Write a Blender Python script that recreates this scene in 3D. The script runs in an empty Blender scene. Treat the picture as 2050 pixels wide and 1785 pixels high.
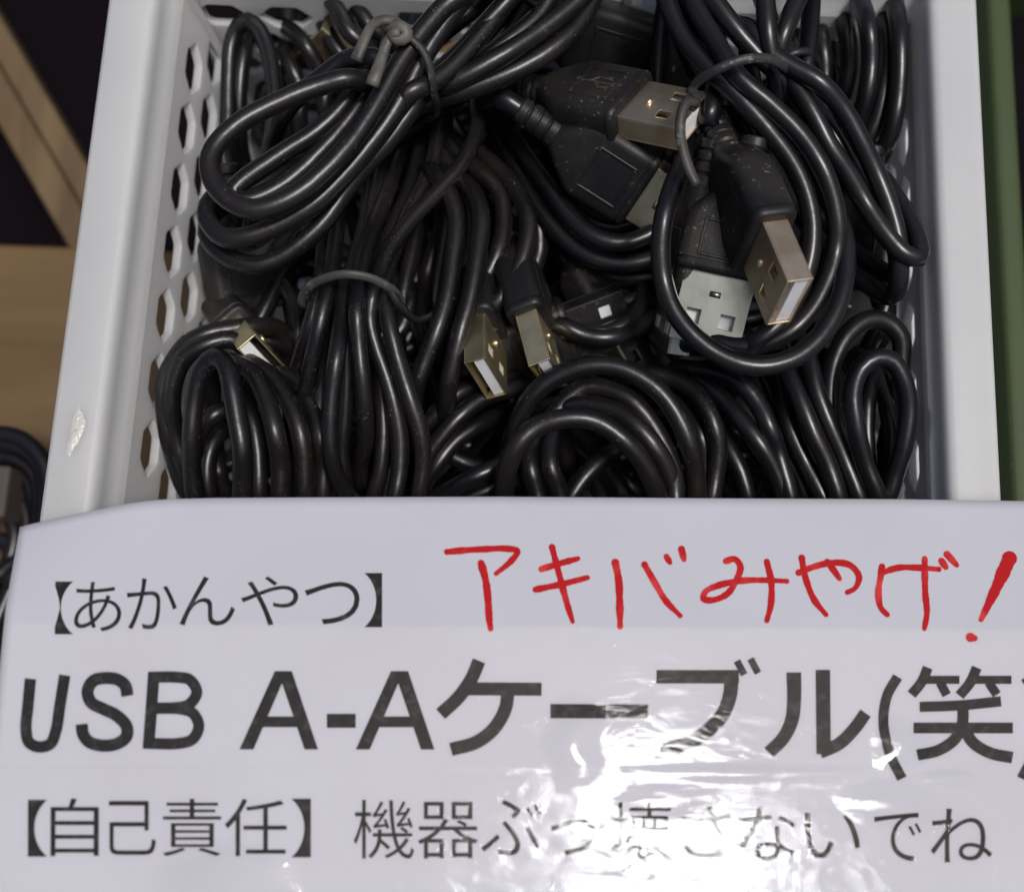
import bpy, bmesh, math, random
from mathutils import Vector, Matrix, geometry
random.seed(7)
S = 0.001                      # everything below is written in millimetres
SC = bpy.context.scene
COL = SC.collection
RIM = 90.0                     # height of the basket rim above the wooden shelf (mm)

# ------------------------------------------------------------------ camera
PHI, PSI, HGT, F = math.radians(11.5), math.radians(2.5), 179.0, 2100.0
cam = bpy.data.cameras.new('camera'); camo = bpy.data.objects.new('camera', cam); COL.objects.link(camo)
cam.sensor_width = 36; cam.lens = 36 * F / 2050; cam.clip_start = 0.01; cam.clip_end = 20
camo.location = (0, 0, (HGT + RIM) * S); camo.rotation_euler = (PHI, 0, PSI)
cam.dof.use_dof = True; cam.dof.focus_distance = 0.184; cam.dof.aperture_fstop = 11
SC.camera = camo
RC = Matrix.Rotation(PSI, 3, 'Z') @ Matrix.Rotation(PHI, 3, 'X')

def U(x, y, z=0.0):
    """measured sight line of the survey photograph -> point (mm) at height z relative to the rim"""
    r = RC @ Vector(((x - 1025) / F, -(y - 892.5) / F, -1))
    t = (z - HGT) / r.z
    return Vector((r.x * t, r.y * t, z))

# ------------------------------------------------------------------ light
SIGN_UP = Vector((0.055, 0.035, 1)).normalized()      # the sign is tipped a little toward the reader
_m = U(1335, 1750, 10); _v = (Vector((0, 0, HGT)) - _m).normalized()
SUN = (2 * _v.dot(SIGN_UP) * SIGN_UP - _v).normalized()   # toward the sun: high, a little behind the reader
elev, azim = math.asin(SUN.z), math.atan2(SUN.x, SUN.y)
w = bpy.data.worlds.new('World'); SC.world = w; w.use_nodes = True
nt = w.node_tree; bgn = nt.nodes['Background']; sky = nt.nodes.new('ShaderNodeTexSky')
sky.sky_type = 'NISHITA'; sky.sun_disc = False; sky.sun_elevation = elev; sky.sun_rotation = azim
sky.dust_density = 6.0; sky.air_density = 0.8; sky.ozone_density = 1.2
nt.links.new(sky.outputs[0], bgn.inputs[0]); bgn.inputs[1].default_value = 0.06
sl = bpy.data.lights.new('sun', 'SUN'); so = bpy.data.objects.new('sun', sl); COL.objects.link(so)
sl.energy = 1.6; sl.angle = math.radians(11); sl.color = (0.99, 1.0, 0.995)
so.rotation_euler = SUN.to_track_quat('Z', 'Y').to_euler(); so.location = (0, 0, 1)
vs = SC.view_settings; vs.view_transform = 'Standard'; vs.look = 'None'; vs.gamma = 1; vs.exposure = 0.03
SC.render.engine = 'CYCLES'
SC.cycles.max_bounces = 8; SC.cycles.transparent_max_bounces = 16

# ------------------------------------------------------------------ helpers
def tag(o, label=None, cat=None, group=None, kind=None):
    for k, v in (('label', label), ('category', cat), ('group', group), ('kind', kind)):
        if v: o[k] = v
    return o
def empty(name, p, **kw):
    o = bpy.data.objects.new(name, None); COL.objects.link(o); o.empty_display_size = 0.01
    o.location = (p[0] * S, p[1] * S, (p[2] + RIM) * S); return tag(o, **kw)
def world(p): return Vector((p[0] * S, p[1] * S, (p[2] + RIM) * S))
def mesh_obj(name, verts, faces, mat, parent=None, smooth=True, mats=None):
    off = parent_origin(parent)
    me = bpy.data.meshes.new(name)
    me.from_pydata([tuple(world(v) - off) for v in verts], [], faces)
    me.materials.append(mat)
    if smooth: me.polygons.foreach_set('use_smooth', [True] * len(me.polygons))
    me.update()
    o = bpy.data.objects.new(name, me); COL.objects.link(o)
    if parent: o.parent = parent
    return o
def parent_origin(p):
    v = Vector((0, 0, 0))
    while p is not None: v += Vector(p.location); p = p.parent
    return v
class MB:
    def __init__(s): s.v = []; s.f = []
    def add(s, v, f):
        n = len(s.v); s.v += [Vector(p) for p in v]; s.f += [tuple(i + n for i in q) for q in f]; return s
    def box(s, a, b, T=None):
        x0, y0, z0 = a; x1, y1, z1 = b
        v = [Vector(p) for p in ((x0,y0,z0),(x1,y0,z0),(x1,y1,z0),(x0,y1,z0),(x0,y0,z1),(x1,y0,z1),(x1,y1,z1),(x0,y1,z1))]
        if T: v = [T(p) for p in v]
        return s.add(v, [(0,3,2,1),(4,5,6,7),(0,1,5,4),(1,2,6,5),(2,3,7,6),(3,0,4,7)])
    def build(s, name, mat, parent=None, smooth=False): return mesh_obj(name, s.v, s.f, mat, parent, smooth)
def bevel(o, wd, seg=2, ang=35):
    m = o.modifiers.new('bevel', 'BEVEL'); m.width = wd * S; m.segments = seg; m.limit_method = 'ANGLE'; m.angle_limit = math.radians(ang)
    m.harden_normals = False
    return o
def catmull(P, step=1.1, closed=False):
    out = []
    n = len(P)
    for i in range(n if closed else n - 1):
        p0 = P[(i - 1) % n] if closed or i > 0 else P[0] * 2 - P[1]
        p1 = P[i]; p2 = P[(i + 1) % n]
        p3 = P[(i + 2) % n] if closed or i + 2 < n else P[-1] * 2 - P[-2]
        # centripetal
        d1 = max((p1 - p0).length, 1e-4) ** .5; d2 = max((p2 - p1).length, 1e-4) ** .5; d3 = max((p3 - p2).length, 1e-4) ** .5
        m1 = (p1 - p0) / d1 - (p2 - p0) / (d1 + d2) + (p2 - p1) / d2
        m2 = (p2 - p1) / d2 - (p3 - p1) / (d2 + d3) + (p3 - p2) / d3
        m1 *= d2; m2 *= d2
        k = max(2, int((p2 - p1).length / step))
        for j in range(k):
            t = j / k; t2 = t * t; t3 = t2 * t
            out.append(p1 * (2*t3 - 3*t2 + 1) + m1 * (t3 - 2*t2 + t) + p2 * (-2*t3 + 3*t2) + m2 * (t3 - t2))
    if not closed: out.append(P[-1].copy())
    return out
def tube(mb, path, r, sides=12, closed=False, flat=1.0, caps=True, rfun=None):
    n = len(path)
    up = Vector((0, 0, 1)); rings = []
    t_prev = None; nrm = None
    for i, p in enumerate(path):
        a = path[i - 1] if (i > 0 or closed) else path[i]
        b = path[(i + 1) % n] if (i < n - 1 or closed) else path[i]
        t = (b - a)
        t = t.normalized() if t.length > 1e-9 else (t_prev or Vector((1, 0, 0)))
        if nrm is None:
            nrm = t.cross(up)
            if nrm.length < .1: nrm = t.cross(Vector((1, 0, 0)))
            nrm.normalize()
        else:
            nrm = (nrm - t * nrm.dot(t))
            nrm = nrm.normalized() if nrm.length > 1e-6 else t.orthogonal().normalized()
        bn = t.cross(nrm); t_prev = t
        rr = rfun(i / max(1, n - 1)) if rfun else r
        rings.append([p + (nrm * math.cos(2*math.pi*k/sides) + bn * math.sin(2*math.pi*k/sides) * flat) * rr for k in range(sides)])
    v = [q for ring in rings for q in ring]; f = []
    for i in range(n if closed else n - 1):
        j = (i + 1) % n
        for k in range(sides):
            l = (k + 1) % sides
            f.append((i*sides + k, i*sides + l, j*sides + l, j*sides + k))
    if not closed and caps:
        f.append(tuple(range(sides - 1, -1, -1))); f.append(tuple((n-1)*sides + k for k in range(sides)))
    return mb.add(v, f)

# ------------------------------------------------------------------ materials
def mat(name, color, rough=0.5, metal=0.0, spec=0.5, bump=None, var=None, dust=None, coat=0, sss=None):
    """bump=(scale, strength, dist); var=(scale, colour2, lo, hi); dust=(scale, colour, threshold)"""
    m = bpy.data.materials.new(name); m.use_nodes = True; t = m.node_tree; b = t.nodes['Principled BSDF']
    b.inputs['Base Color'].default_value = (*color, 1); b.inputs['Roughness'].default_value = rough
    b.inputs['Metallic'].default_value = metal; b.inputs['Specular IOR Level'].default_value = spec
    b.inputs['Coat Weight'].default_value = coat
    tc = t.nodes.new('ShaderNodeTexCoord'); L = t.links.new
    src = None
    if var:
        n = t.nodes.new('ShaderNodeTexNoise'); n.inputs['Scale'].default_value = var[0]; n.inputs['Detail'].default_value = 5
        L(tc.outputs['Object'], n.inputs['Vector'])
        r = t.nodes.new('ShaderNodeMapRange'); r.inputs[1].default_value = var[2]; r.inputs[2].default_value = var[3]; L(n.outputs[0], r.inputs[0])
        x = t.nodes.new('ShaderNodeMix'); x.data_type = 'RGBA'; x.inputs[6].default_value = (*color, 1); x.inputs[7].default_value = (*var[1], 1)
        L(r.outputs[0], x.inputs[0]); src = x.outputs[2]
    if dust:
        n = t.nodes.new('ShaderNodeTexNoise'); n.inputs['Scale'].default_value = dust[0]; n.inputs['Detail'].default_value = 3; n.inputs['Roughness'].default_value = .7
        L(tc.outputs['Object'], n.inputs['Vector'])
        r = t.nodes.new('ShaderNodeMapRange'); r.inputs[1].default_value = dust[2]; r.inputs[2].default_value = dust[2] + .06; L(n.outputs[0], r.inputs[0])
        n2 = t.nodes.new('ShaderNodeTexNoise'); n2.inputs['Scale'].default_value = dust[0] / 12; L(tc.outputs['Object'], n2.inputs['Vector'])
        r2 = t.nodes.new('ShaderNodeMapRange'); r2.inputs[1].default_value = .45; r2.inputs[2].default_value = .62; L(n2.outputs[0], r2.inputs[0])
        mu = t.nodes.new('ShaderNodeMath'); mu.operation = 'MULTIPLY'; L(r.outputs[0], mu.inputs[0]); L(r2.outputs[0], mu.inputs[1])
        x = t.nodes.new('ShaderNodeMix'); x.data_type = 'RGBA'; x.inputs[6].default_value = (*color, 1); x.inputs[7].default_value = (*dust[1], 1)
        if src: L(src, x.inputs[6])
        L(mu.outputs[0], x.inputs[0]); src = x.outputs[2]
        rr = t.nodes.new('ShaderNodeMapRange'); rr.inputs[3].default_value = rough; rr.inputs[4].default_value = .9
        L(mu.outputs[0], rr.inputs[0]); L(rr.outputs[0], b.inputs['Roughness'])
    if src: L(src, b.inputs['Base Color'])
    if bump:
        n = t.nodes.new('ShaderNodeTexNoise'); n.inputs['Scale'].default_value = bump[0]; n.inputs['Detail'].default_value = 4
        L(tc.outputs['Object'], n.inputs['Vector'])
        bp = t.nodes.new('ShaderNodeBump'); bp.inputs['Strength'].default_value = bump[1]; bp.inputs['Distance'].default_value = bump[2] * S
        L(n.outputs[0], bp.inputs['Height']); L(bp.outputs[0], b.inputs['Normal'])
    if sss:
        b.inputs['Subsurface Weight'].default_value = sss; b.inputs['Subsurface Radius'].default_value = (1, 1, 1); b.inputs['Subsurface Scale'].default_value = 0.006
    return m
M = {}
M['cord'] = mat('black_pvc_cord', (.0055, .005, .0068), .31, spec=.62, bump=(300, .5, .16), var=(60, (.012, .010, .011), .4, .65), dust=(2300, (.13, .12, .10), .67))
M['cord_dusty'] = mat('dusty_black_pvc_cord', (.0062, .0054, .0062), .34, spec=.62, bump=(380, .55, .16), var=(60, (.016, .0125, .012), .42, .66), dust=(2300, (.17, .15, .12), .63))
M['plug'] = mat('black_moulded_plug', (.010, .009, .010), .46, spec=.5, bump=(1400, .35, .10), var=(90, (.03, .026, .022), .45, .7), dust=(1100, (.2, .18, .14), .62))
M['shell'] = mat('nickel_plug_shell', (.40, .43, .38), .34, 1.0, bump=(900, .12, .05), var=(160, (.30, .31, .27), .45, .7))
M['shell_warm'] = mat('nickel_shell_warm_reflection', (.92, .76, .56), .42, 1.0, bump=(900, .12, .05), var=(160, (.7, .54, .36), .42, .7))  # warm tint stands in for brown surroundings mirrored in the nickel
M['shell_olive'] = mat('nickel_shell_olive_reflection', (.86, .76, .50), .43, 1.0, bump=(900, .15, .05), var=(200, (.66, .56, .34), .4, .7))  # olive-gold tint paints warm reflections into the nickel colour
M['tongue'] = mat('white_plug_tongue', (.85, .85, .86), .45, bump=(600, .1, .05), var=(300, (.72, .7, .68), .5, .7))
M['contact'] = mat('gold_contact', (.75, .55, .25), .3, 1.0)
M['dark_in'] = mat('black_plug_inside', (.01, .01, .01), .7)
M['tie'] = mat('worn_black_tie', (.028, .027, .027), .45, bump=(800, .4, .1), var=(120, (.07, .066, .06), .42, .62), dust=(900, (.35, .31, .26), .58))
M['tie_grey'] = mat('dusty_grey_tie', (.07, .068, .063), .5, bump=(800, .5, .1), var=(150, (.17, .16, .14), .45, .66), dust=(900, (.45, .4, .33), .6))
M['tie_dark'] = mat('black_tie', (.016, .015, .016), .4, bump=(800, .3, .1))
M['white'] = mat('white_basket_plastic', (.66, .66, .655), .38, spec=.45, bump=(220, .06, .15), var=(25, (.60, .60, .60), .4, .7), dust=(900, (.38, .35, .3), .70), sss=.6)
M['wood'] = None
def wood(name, c1, c2, ang=0, sx=8, sy=90):
    m = bpy.data.materials.new(name); m.use_nodes = True; t = m.node_tree; b = t.nodes['Principled BSDF']; L = t.links.new
    tc = t.nodes.new('ShaderNodeTexCoord'); mp = t.nodes.new('ShaderNodeMapping'); mp.inputs['Rotation'].default_value = (0, 0, ang); mp.inputs['Scale'].default_value = (sx, sy, sy)
    L(tc.outputs['Object'], mp.inputs['Vector'])
    n = t.nodes.new('ShaderNodeTexNoise'); n.inputs['Scale'].default_value = 1; n.inputs['Detail'].default_value = 8; n.inputs['Distortion'].default_value = .6; L(mp.outputs[0], n.inputs['Vector'])
    r = t.nodes.new('ShaderNodeValToRGB'); r.color_ramp.elements[0].position = .32; r.color_ramp.elements[1].position = .68
    r.color_ramp.elements[0].color = (*c2, 1); r.color_ramp.elements[1].color = (*c1, 1)
    L(n.outputs[0], r.inputs[0]); L(r.outputs[0], b.inputs['Base Color']); b.inputs['Roughness'].default_value = .6
    bp = t.nodes.new('ShaderNodeBump'); bp.inputs['Strength'].default_value = .3; bp.inputs['Distance'].default_value = .0004; L(n.outputs[0], bp.inputs['Height']); L(bp.outputs[0], b.inputs['Normal'])
    return m
M['wood'] = wood('shelf_wood', (.19, .118, .048), (.12, .070, .026), 0, 8, 60)
M['batten'] = wood('batten_wood', (.21, .142, .07), (.115, .07, .033), -.95, 120, 15)
M['dark'] = mat('gap_shade_black', (.006, .003, .005), .8, spec=.1, bump=(60, .3, 1))  # near-black colour stands in for shade in the gap and crate inside
M['green'] = mat('green_plastic', (.055, .08, .025), .6, bump=(500, .3, .2), var=(35, (.05, .075, .025), .4, .65), dust=(700, (.2, .22, .12), .66))
M['card'] = mat('white_card', (.8, .8, .82), .6)
M['red'] = mat('red_marker_ink', (.50, .008, .012), .6, var=(260, (.70, .05, .05), .52, .7), spec=.12)
M['ink'] = mat('black_printed_toner', (.02, .019, .02), .6, spec=.15, bump=(1500, .3, .05), var=(650, (.05, .049, .051), .52, .66))
M['paper'] = mat('white_copy_paper', (.60, .60, .655), .75, spec=.25, bump=(1800, .12, .05), var=(40, (.575, .572, .625), .35, .7))

# ------------------------------------------------------------------ shelf, void and neighbours
def quadslab(name, pts, z0, z1, m, parent=None, **kw):
    v = [(p.x, p.y, z1) for p in pts] + [(p.x, p.y, z0) for p in pts]; n = len(pts)
    f = [tuple(range(n))] + [tuple(range(2*n - 1, n - 1, -1))] + [(i, i + n, (i + 1) % n + n, (i + 1) % n) for i in range(n)]
    mb = MB(); mb.add(v, f); o = mb.build(name, m, parent); tag(o, **kw)
    bm = bmesh.new(); bm.from_mesh(o.data); bmesh.ops.recalc_face_normals(bm, faces=bm.faces); bm.to_mesh(o.data); bm.free()
    return o
ye = U(70, 496, -RIM).y
o = quadslab('shelf', [Vector((-700, -500, 0)), Vector((500, -500, 0)), Vector((500, ye + 3, 0)), Vector((-700, ye - 1, 0))], -RIM - 18, -RIM, M['wood'], kind='structure')
bevel(o, 1.5, 3)
o = quadslab('shelf_support', [Vector((-60, ye + 4, 0)), Vector((60, ye + 4, 0)), Vector((60, 320, 0)), Vector((-60, 320, 0))], -RIM - 30, -RIM, M['wood'], kind='structure')
quadslab('floor', [Vector((-3000, -3000, 0)), Vector((3000, -3000, 0)), Vector((3000, 3000, 0)), Vector((-3000, 3000, 0))], -520, -500, M['dark'], kind='structure')
# added near-black box standing in for the gap's shade, the batten leaning across it
def edge_plank(name, p, q, wd, z0, z1, m, **kw):
    d = (q - p).normalized(); n = Vector((-d.y, d.x, 0)) * wd / 2
    return quadslab(name, [p - n, q - n, q + n, p + n], z0, z1, m, **kw)
dk = empty('gap_shade_box', (-150, ye + 90, -RIM - 120), label='added near-black box standing in for the shaded gap behind the wooden shelf left of the basket', cat='box')
x0c, x1c, y0c, y1c = -330, -62, ye + 6, ye + 230
quadslab('base_panel', [Vector((x0c, y0c, 0)), Vector((x1c, y0c, 0)), Vector((x1c, y1c, 0)), Vector((x0c, y1c, 0))], -RIM - 125, -RIM - 120, M['dark'], dk)
for a in ((x0c, y0c, x0c + 6, y1c), (x1c - 6, y0c, x1c, y1c), (x0c + 6.2, y0c, x1c - 6.2, y0c + 6), (x0c + 6.2, y1c - 6, x1c - 6.2, y1c)):
    quadslab('side_panel', [Vector((a[0], a[1], 0)), Vector((a[2], a[1], 0)), Vector((a[2], a[3], 0)), Vector((a[0], a[3], 0))], -RIM - 119.8, -RIM - 25, M['dark'], dk)
zb = -RIM - 8
pa, pb = U(-180, -70, zb), U(330, 640, zb)
bt = empty('wooden_batten', U(80, 270, zb - 8), label='pale wooden batten slanting across the dark gap at upper left', cat='batten')
pa = U(-60, 30, zb); pb = U(152, 395, zb); d = (pb - pa).normalized(); pa = pa - d * 90; pb = pb + d * 45
nrm = Vector((-d.y, d.x, 0))
o = quadslab('upper_board', [pa + nrm*.6, pb + nrm*.6, pb + nrm*7.5, pa + nrm*7.5], zb - 9, zb + 2.5, M['batten'], bt); bevel(o, .8)
o = quadslab('lower_board', [pa - nrm*9, pb - nrm*9, pb - nrm*.3, pa - nrm*.3], zb - 12, zb - 2, M['batten'], bt); bevel(o, .8)

# green crate wall on the right
GZ = -40.0
g = empty('green_crate', (120, 60, -RIM), label='green plastic crate edge along the right side of the basket', cat='crate')
ga, gb = U(2029, 985, GZ), U(1990, 300, GZ)
gx = ga.x; gx2 = U(2043, 300, GZ).x
def rbox(name, a, b, m, parent, bv=.8):
    mb = MB(); mb.box(a, b); return bevel(mb.build(name, m, parent), bv, 3)
gy0, gy1 = -60, 190
rbox('side_wall', (gx, gy0, -RIM), (gx2, gy1, GZ), M['green'], g, 1.6)
rbox('side_wall', (gx + 130, gy0, -RIM), (gx2 + 130, gy1, GZ), M['green'], g, 1.6)
rbox('end_wall', (gx2 + .2, gy1 - 6, -RIM), (gx + 129.8, gy1 - .2, GZ - .5), M['green'], g, 1.2)
rbox('end_wall', (gx2 + .2, gy0 + .2, -RIM), (gx + 129.8, gy0 + 6, GZ - .5), M['green'], g, 1.2)
rbox('bottom', (gx2 + .2, gy0 + 6.2, -RIM + .5), (gx + 129.8, gy1 - 6.2, -RIM + 3), M['dark'], g, .3)
o = MB().box((79.6, -30, -RIM + .1), (95.5, 185, -RIM + 60)).build('added_white_box', M['card']); bevel(o, 1)  # added so the holes in the right wall show bright
tag(o, 'white box added in the gap right of the basket to brighten its side holes', 'box')

# ------------------------------------------------------------------ white basket
XL, XR = -82.5, 83.45
YF, YB = 8.0, 139.5        # front rim hidden under the sign, back rim beyond the frame
bk = empty('white_basket', (0.5, 80, -RIM), label='white perforated plastic basket full of black cables', cat='basket')
def profile(side):
    # (inward offset from the outer rim edge, z) outer skirt -> flange -> inner band
    return [(0.9, -11), (0, -11), (0, -1.2), (.35, -.35), (1.1, 0), (7.6, 0), (8.5, -.25), (9.1, -1.0), (9.5, -3), (10.3, -8.8), (10.9, -9.1), (11.1, -10.2), (9.6, -10.2), (8.4, -8), (7.7, -2.2), (7.0, -1.5), (1.6, -1.5), (1.2, -2.2)]
prof = profile(0)
def ringloop(off, z=0):
    """rounded rectangle inset by off"""
    R0 = max(1.5, 12 - off); x0, x1, y0, y1 = XL + off, XR - off + (.18 * max(0, -z - 1) if off > 7 else 0), YF + off, YB - off; out = []
    for cx, cy, a0 in ((x1 - R0, y1 - R0, 0), (x0 + R0, y1 - R0, 90), (x0 + R0, y0 + R0, 180), (x1 - R0, y0 + R0, 270)):
        for k in range(9):
            a = math.radians(a0 + k * 90 / 8); out.append((cx + R0 * math.cos(a), cy + R0 * math.sin(a)))
    return out
mb = MB(); loops = [ringloop(o_, z_) for o_, z_ in prof]; n = len(loops[0]); v = []; f = []
for (o_, z_), lp in zip(prof, loops): v += [(x, y, z_) for x, y in lp]
for i in range(len(prof)):
    j = (i + 1) % len(prof)
    for k in range(n): l = (k + 1) % n; f.append((i*n + k, i*n + l, j*n + l, j*n + k))
mb.add(v, f); o = mb.build('rim', M['white'], bk, True)
# perforated walls from 2D outlines with real holes
DEEP = RIM - 12; TAPL, TAPR, TAPM = 15.0, -3.0, 8.0; TAPER = 8.0
def hexhole(cx, cy, a=6.0, b=3.15, r=.75):
    """long hexagon hole with eased corners, along x"""
    P = [Vector((cx - a, cy)), Vector((cx - a*.45, cy - b)), Vector((cx + a*.45, cy - b)), Vector((cx + a, cy)), Vector((cx + a*.45, cy + b)), Vector((cx - a*.45, cy + b))]
    out = []
    for i in range(6):
        p0, p1, p2 = P[i - 1], P[i], P[(i + 1) % 6]
        q0 = p1 + (p0 - p1).normalized() * r; q2 = p1 + (p2 - p1).normalized() * r
        for t in (0, .33, .67, 1): out.append(q0 * (1-t)**2 + p1 * 2*t*(1-t) + q2 * t*t)
    return out
def perf_panel(name, length, height, mapf, holes=True, thick=1.25, ph=0.0, x_in=6):
    cu = bpy.data.curves.new(name, 'CURVE'); cu.dimensions = '2D'; cu.fill_mode = 'BOTH'; cu.extrude = thick / 2 * S; cu.bevel_depth = .22 * S; cu.bevel_resolution = 2
    def spl(P):
        s = cu.splines.new('POLY'); s.points.add(len(P) - 1); s.use_cyclic_u = True
        for q, p in zip(s.points, P): q.co = (p[0] * S, p[1] * S, 0, 1)
    N = int(length / 3); spl([(length * i / N, 0) for i in range(N + 1)] + [(length * (1 - i / N), height) for i in range(N + 1)])
    if holes:
        row = 0; y = 6.6
        while y < height - 6:
            x = x_in + ph + (6.6 if row % 2 else 0)
            while x < length - x_in:
                if x > x_in - 1: spl(hexhole(x, y))
                x += 13.2
            y += 7.9; row += 1
    co = bpy.data.objects.new(name, cu); COL.objects.link(co)
    dg = bpy.context.evaluated_depsgraph_get(); dg.update()
    me = bpy.data.meshes.new_from_object(co.evaluated_get(dg)); bpy.data.objects.remove(co); bpy.data.curves.remove(cu)
    off = parent_origin(bk)
    for vv in me.vertices:
        p = mapf(vv.co.x / S, vv.co.y / S, vv.co.z / S); vv.co = world(p) - off
    me.materials.clear(); me.materials.append(M['white'])
    o = bpy.data.objects.new(name, me); COL.objects.link(o); o.parent = bk
    return o
zt = -9.4
def tap(t, k=8.0): return 10.2 + k * t / DEEP
perf_panel('perforated_wall', YB - YF - 22, DEEP, lambda s, t, n_: Vector((XL + tap(t, TAPL) + n_ , YF + 11 + s, zt - t)), ph=-2.0)
perf_panel('perforated_wall', YB - YF - 22, DEEP, lambda s, t, n_: Vector((XR + 1.55 - tap(t, TAPR) - n_, YF + 11 + s, zt - t)), ph=1.5)
perf_panel('perforated_wall', XR - XL - 22, DEEP, lambda s, t, n_: Vector((XL + 11 + s, YB - tap(t) - n_, zt - t)))
perf_panel('perforated_wall', XR - XL - 22, DEEP, lambda s, t, n_: Vector((XL + 11 + s, YF + tap(t) + n_, zt - t)))
for sx, sy in ((-1, -1), (1, -1), (-1, 1), (1, 1)):   # rounded corner posts
    v = []; f = []
    for t in (0, DEEP):
        of = tap(t, TAPL if sx < 0 else TAPR); cx = (XL + 12.5 if sx < 0 else XR - 11.0); cy = (YF + 12.5 if sy < 0 else YB - 12.5)
        for rr in (12.5 - of + .8, 12.5 - of - .8):
            for k in range(7):
                a = k * math.pi / 12
                R_ = max(rr, .5)
                v.append((cx + sx * (R_ * math.cos(a) - max(0, of - 12) ), cy + sy * (R_ * math.sin(a) - max(0, of - 12)), zt - t))
    for k in range(6): f += [(k, k+1, 14+k+1, 14+k), (7+k, 21+k, 21+k+1, 7+k+1)]
    mesh_obj('corner_post', v, f, M['white'], bk)
MB().box((XL + 18, YF + 18, -RIM + .6), (XR - 18, YB - 18, -RIM + 2.4)).build('bottom', M['white'], bk)
sc_ = U(152, 862, .02); mb = MB(); v = []; f = []
for j in range(7):
    for k in range(20):
        a = 2 * math.pi * k / 20; rr = (1 - j / 6.5); wob = 1 + .18 * math.sin(3 * a + 1) + .1 * math.sin(7 * a)
        v.append((sc_.x + 1.15 * rr * wob * math.cos(a) + .12 * 4 * rr * wob * math.sin(a) * .9, sc_.y + 4.1 * rr * wob * math.sin(a), .012 + .22 * math.cos(rr * math.pi / 2)))
for j in range(6):
    for k in range(20): l = (k + 1) % 20; f.append((j*20 + k, j*20 + l, (j+1)*20 + l, (j+1)*20 + k))
mesh_obj('scuff', v, f, mat('scuffed_plastic', (.70, .69, .64), .12, spec=.8, bump=(1500, .8, .3)), bk)['label'] = 'shiny yellowed scuff on the left rim'

# ------------------------------------------------------------------ USB plugs
def rrect(w_, t_, r, n=5):
    out = []
    for cx, cy, a0 in ((w_/2 - r, t_/2 - r, 0), (-w_/2 + r, t_/2 - r, 90), (-w_/2 + r, -t_/2 + r, 180), (w_/2 - r, -t_/2 + r, 270)):
        for k in range(n):
            a = math.radians(a0 + k * 90 / (n - 1)); out.append((cx + r * math.cos(a), cy + r * math.sin(a)))
    return out
def loft(mb, secs, T):
    n = len(secs[0][1]); v = []; f = []
    for s_, P in secs: v += [T(Vector((-s_, p[0], p[1]))) for p in P]
    for i in range(len(secs) - 1):
        for k in range(n): l = (k + 1) % n; f.append((i*n + k, (i+1)*n + k, (i+1)*n + l, i*n + l))
    f.append(tuple(range(n))); f.append(tuple((len(secs)-1)*n + k for k in range(n - 1, -1, -1)))
    return mb.add(v, f)
def gridplate(mb, xs, ys, skip, z0, z1, T):
    """flat plate with real rectangular holes, cells in skip left out"""
    idx = {}; v = []; f = []
    def vid(i, j, k):
        if (i, j, k) not in idx: idx[(i, j, k)] = len(v); v.append(T(Vector((xs[i], ys[j], (z0, z1)[k]))))
        return idx[(i, j, k)]
    ok = lambda i, j: 0 <= i < len(xs)-1 and 0 <= j < len(ys)-1 and (i, j) not in skip
    for i in range(len(xs)-1):
        for j in range(len(ys)-1):
            if not ok(i, j): continue
            f.append((vid(i,j,1), vid(i+1,j,1), vid(i+1,j+1,1), vid(i,j+1,1))); f.append((vid(i,j,0), vid(i,j+1,0), vid(i+1,j+1,0), vid(i+1,j,0)))
            if not ok(i-1, j): f.append((vid(i,j,0), vid(i,j,1), vid(i,j+1,1), vid(i,j+1,0)))
            if not ok(i+1, j): f.append((vid(i+1,j,1), vid(i+1,j,0), vid(i+1,j+1,0), vid(i+1,j+1,1)))
            if not ok(i, j-1): f.append((vid(i,j,1), vid(i,j,0), vid(i+1,j,0), vid(i+1,j,1)))
            if not ok(i, j+1): f.append((vid(i,j+1,0), vid(i,j+1,1), vid(i+1,j+1,1), vid(i+1,j+1,0)))
    return mb.add(v, f)
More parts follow.
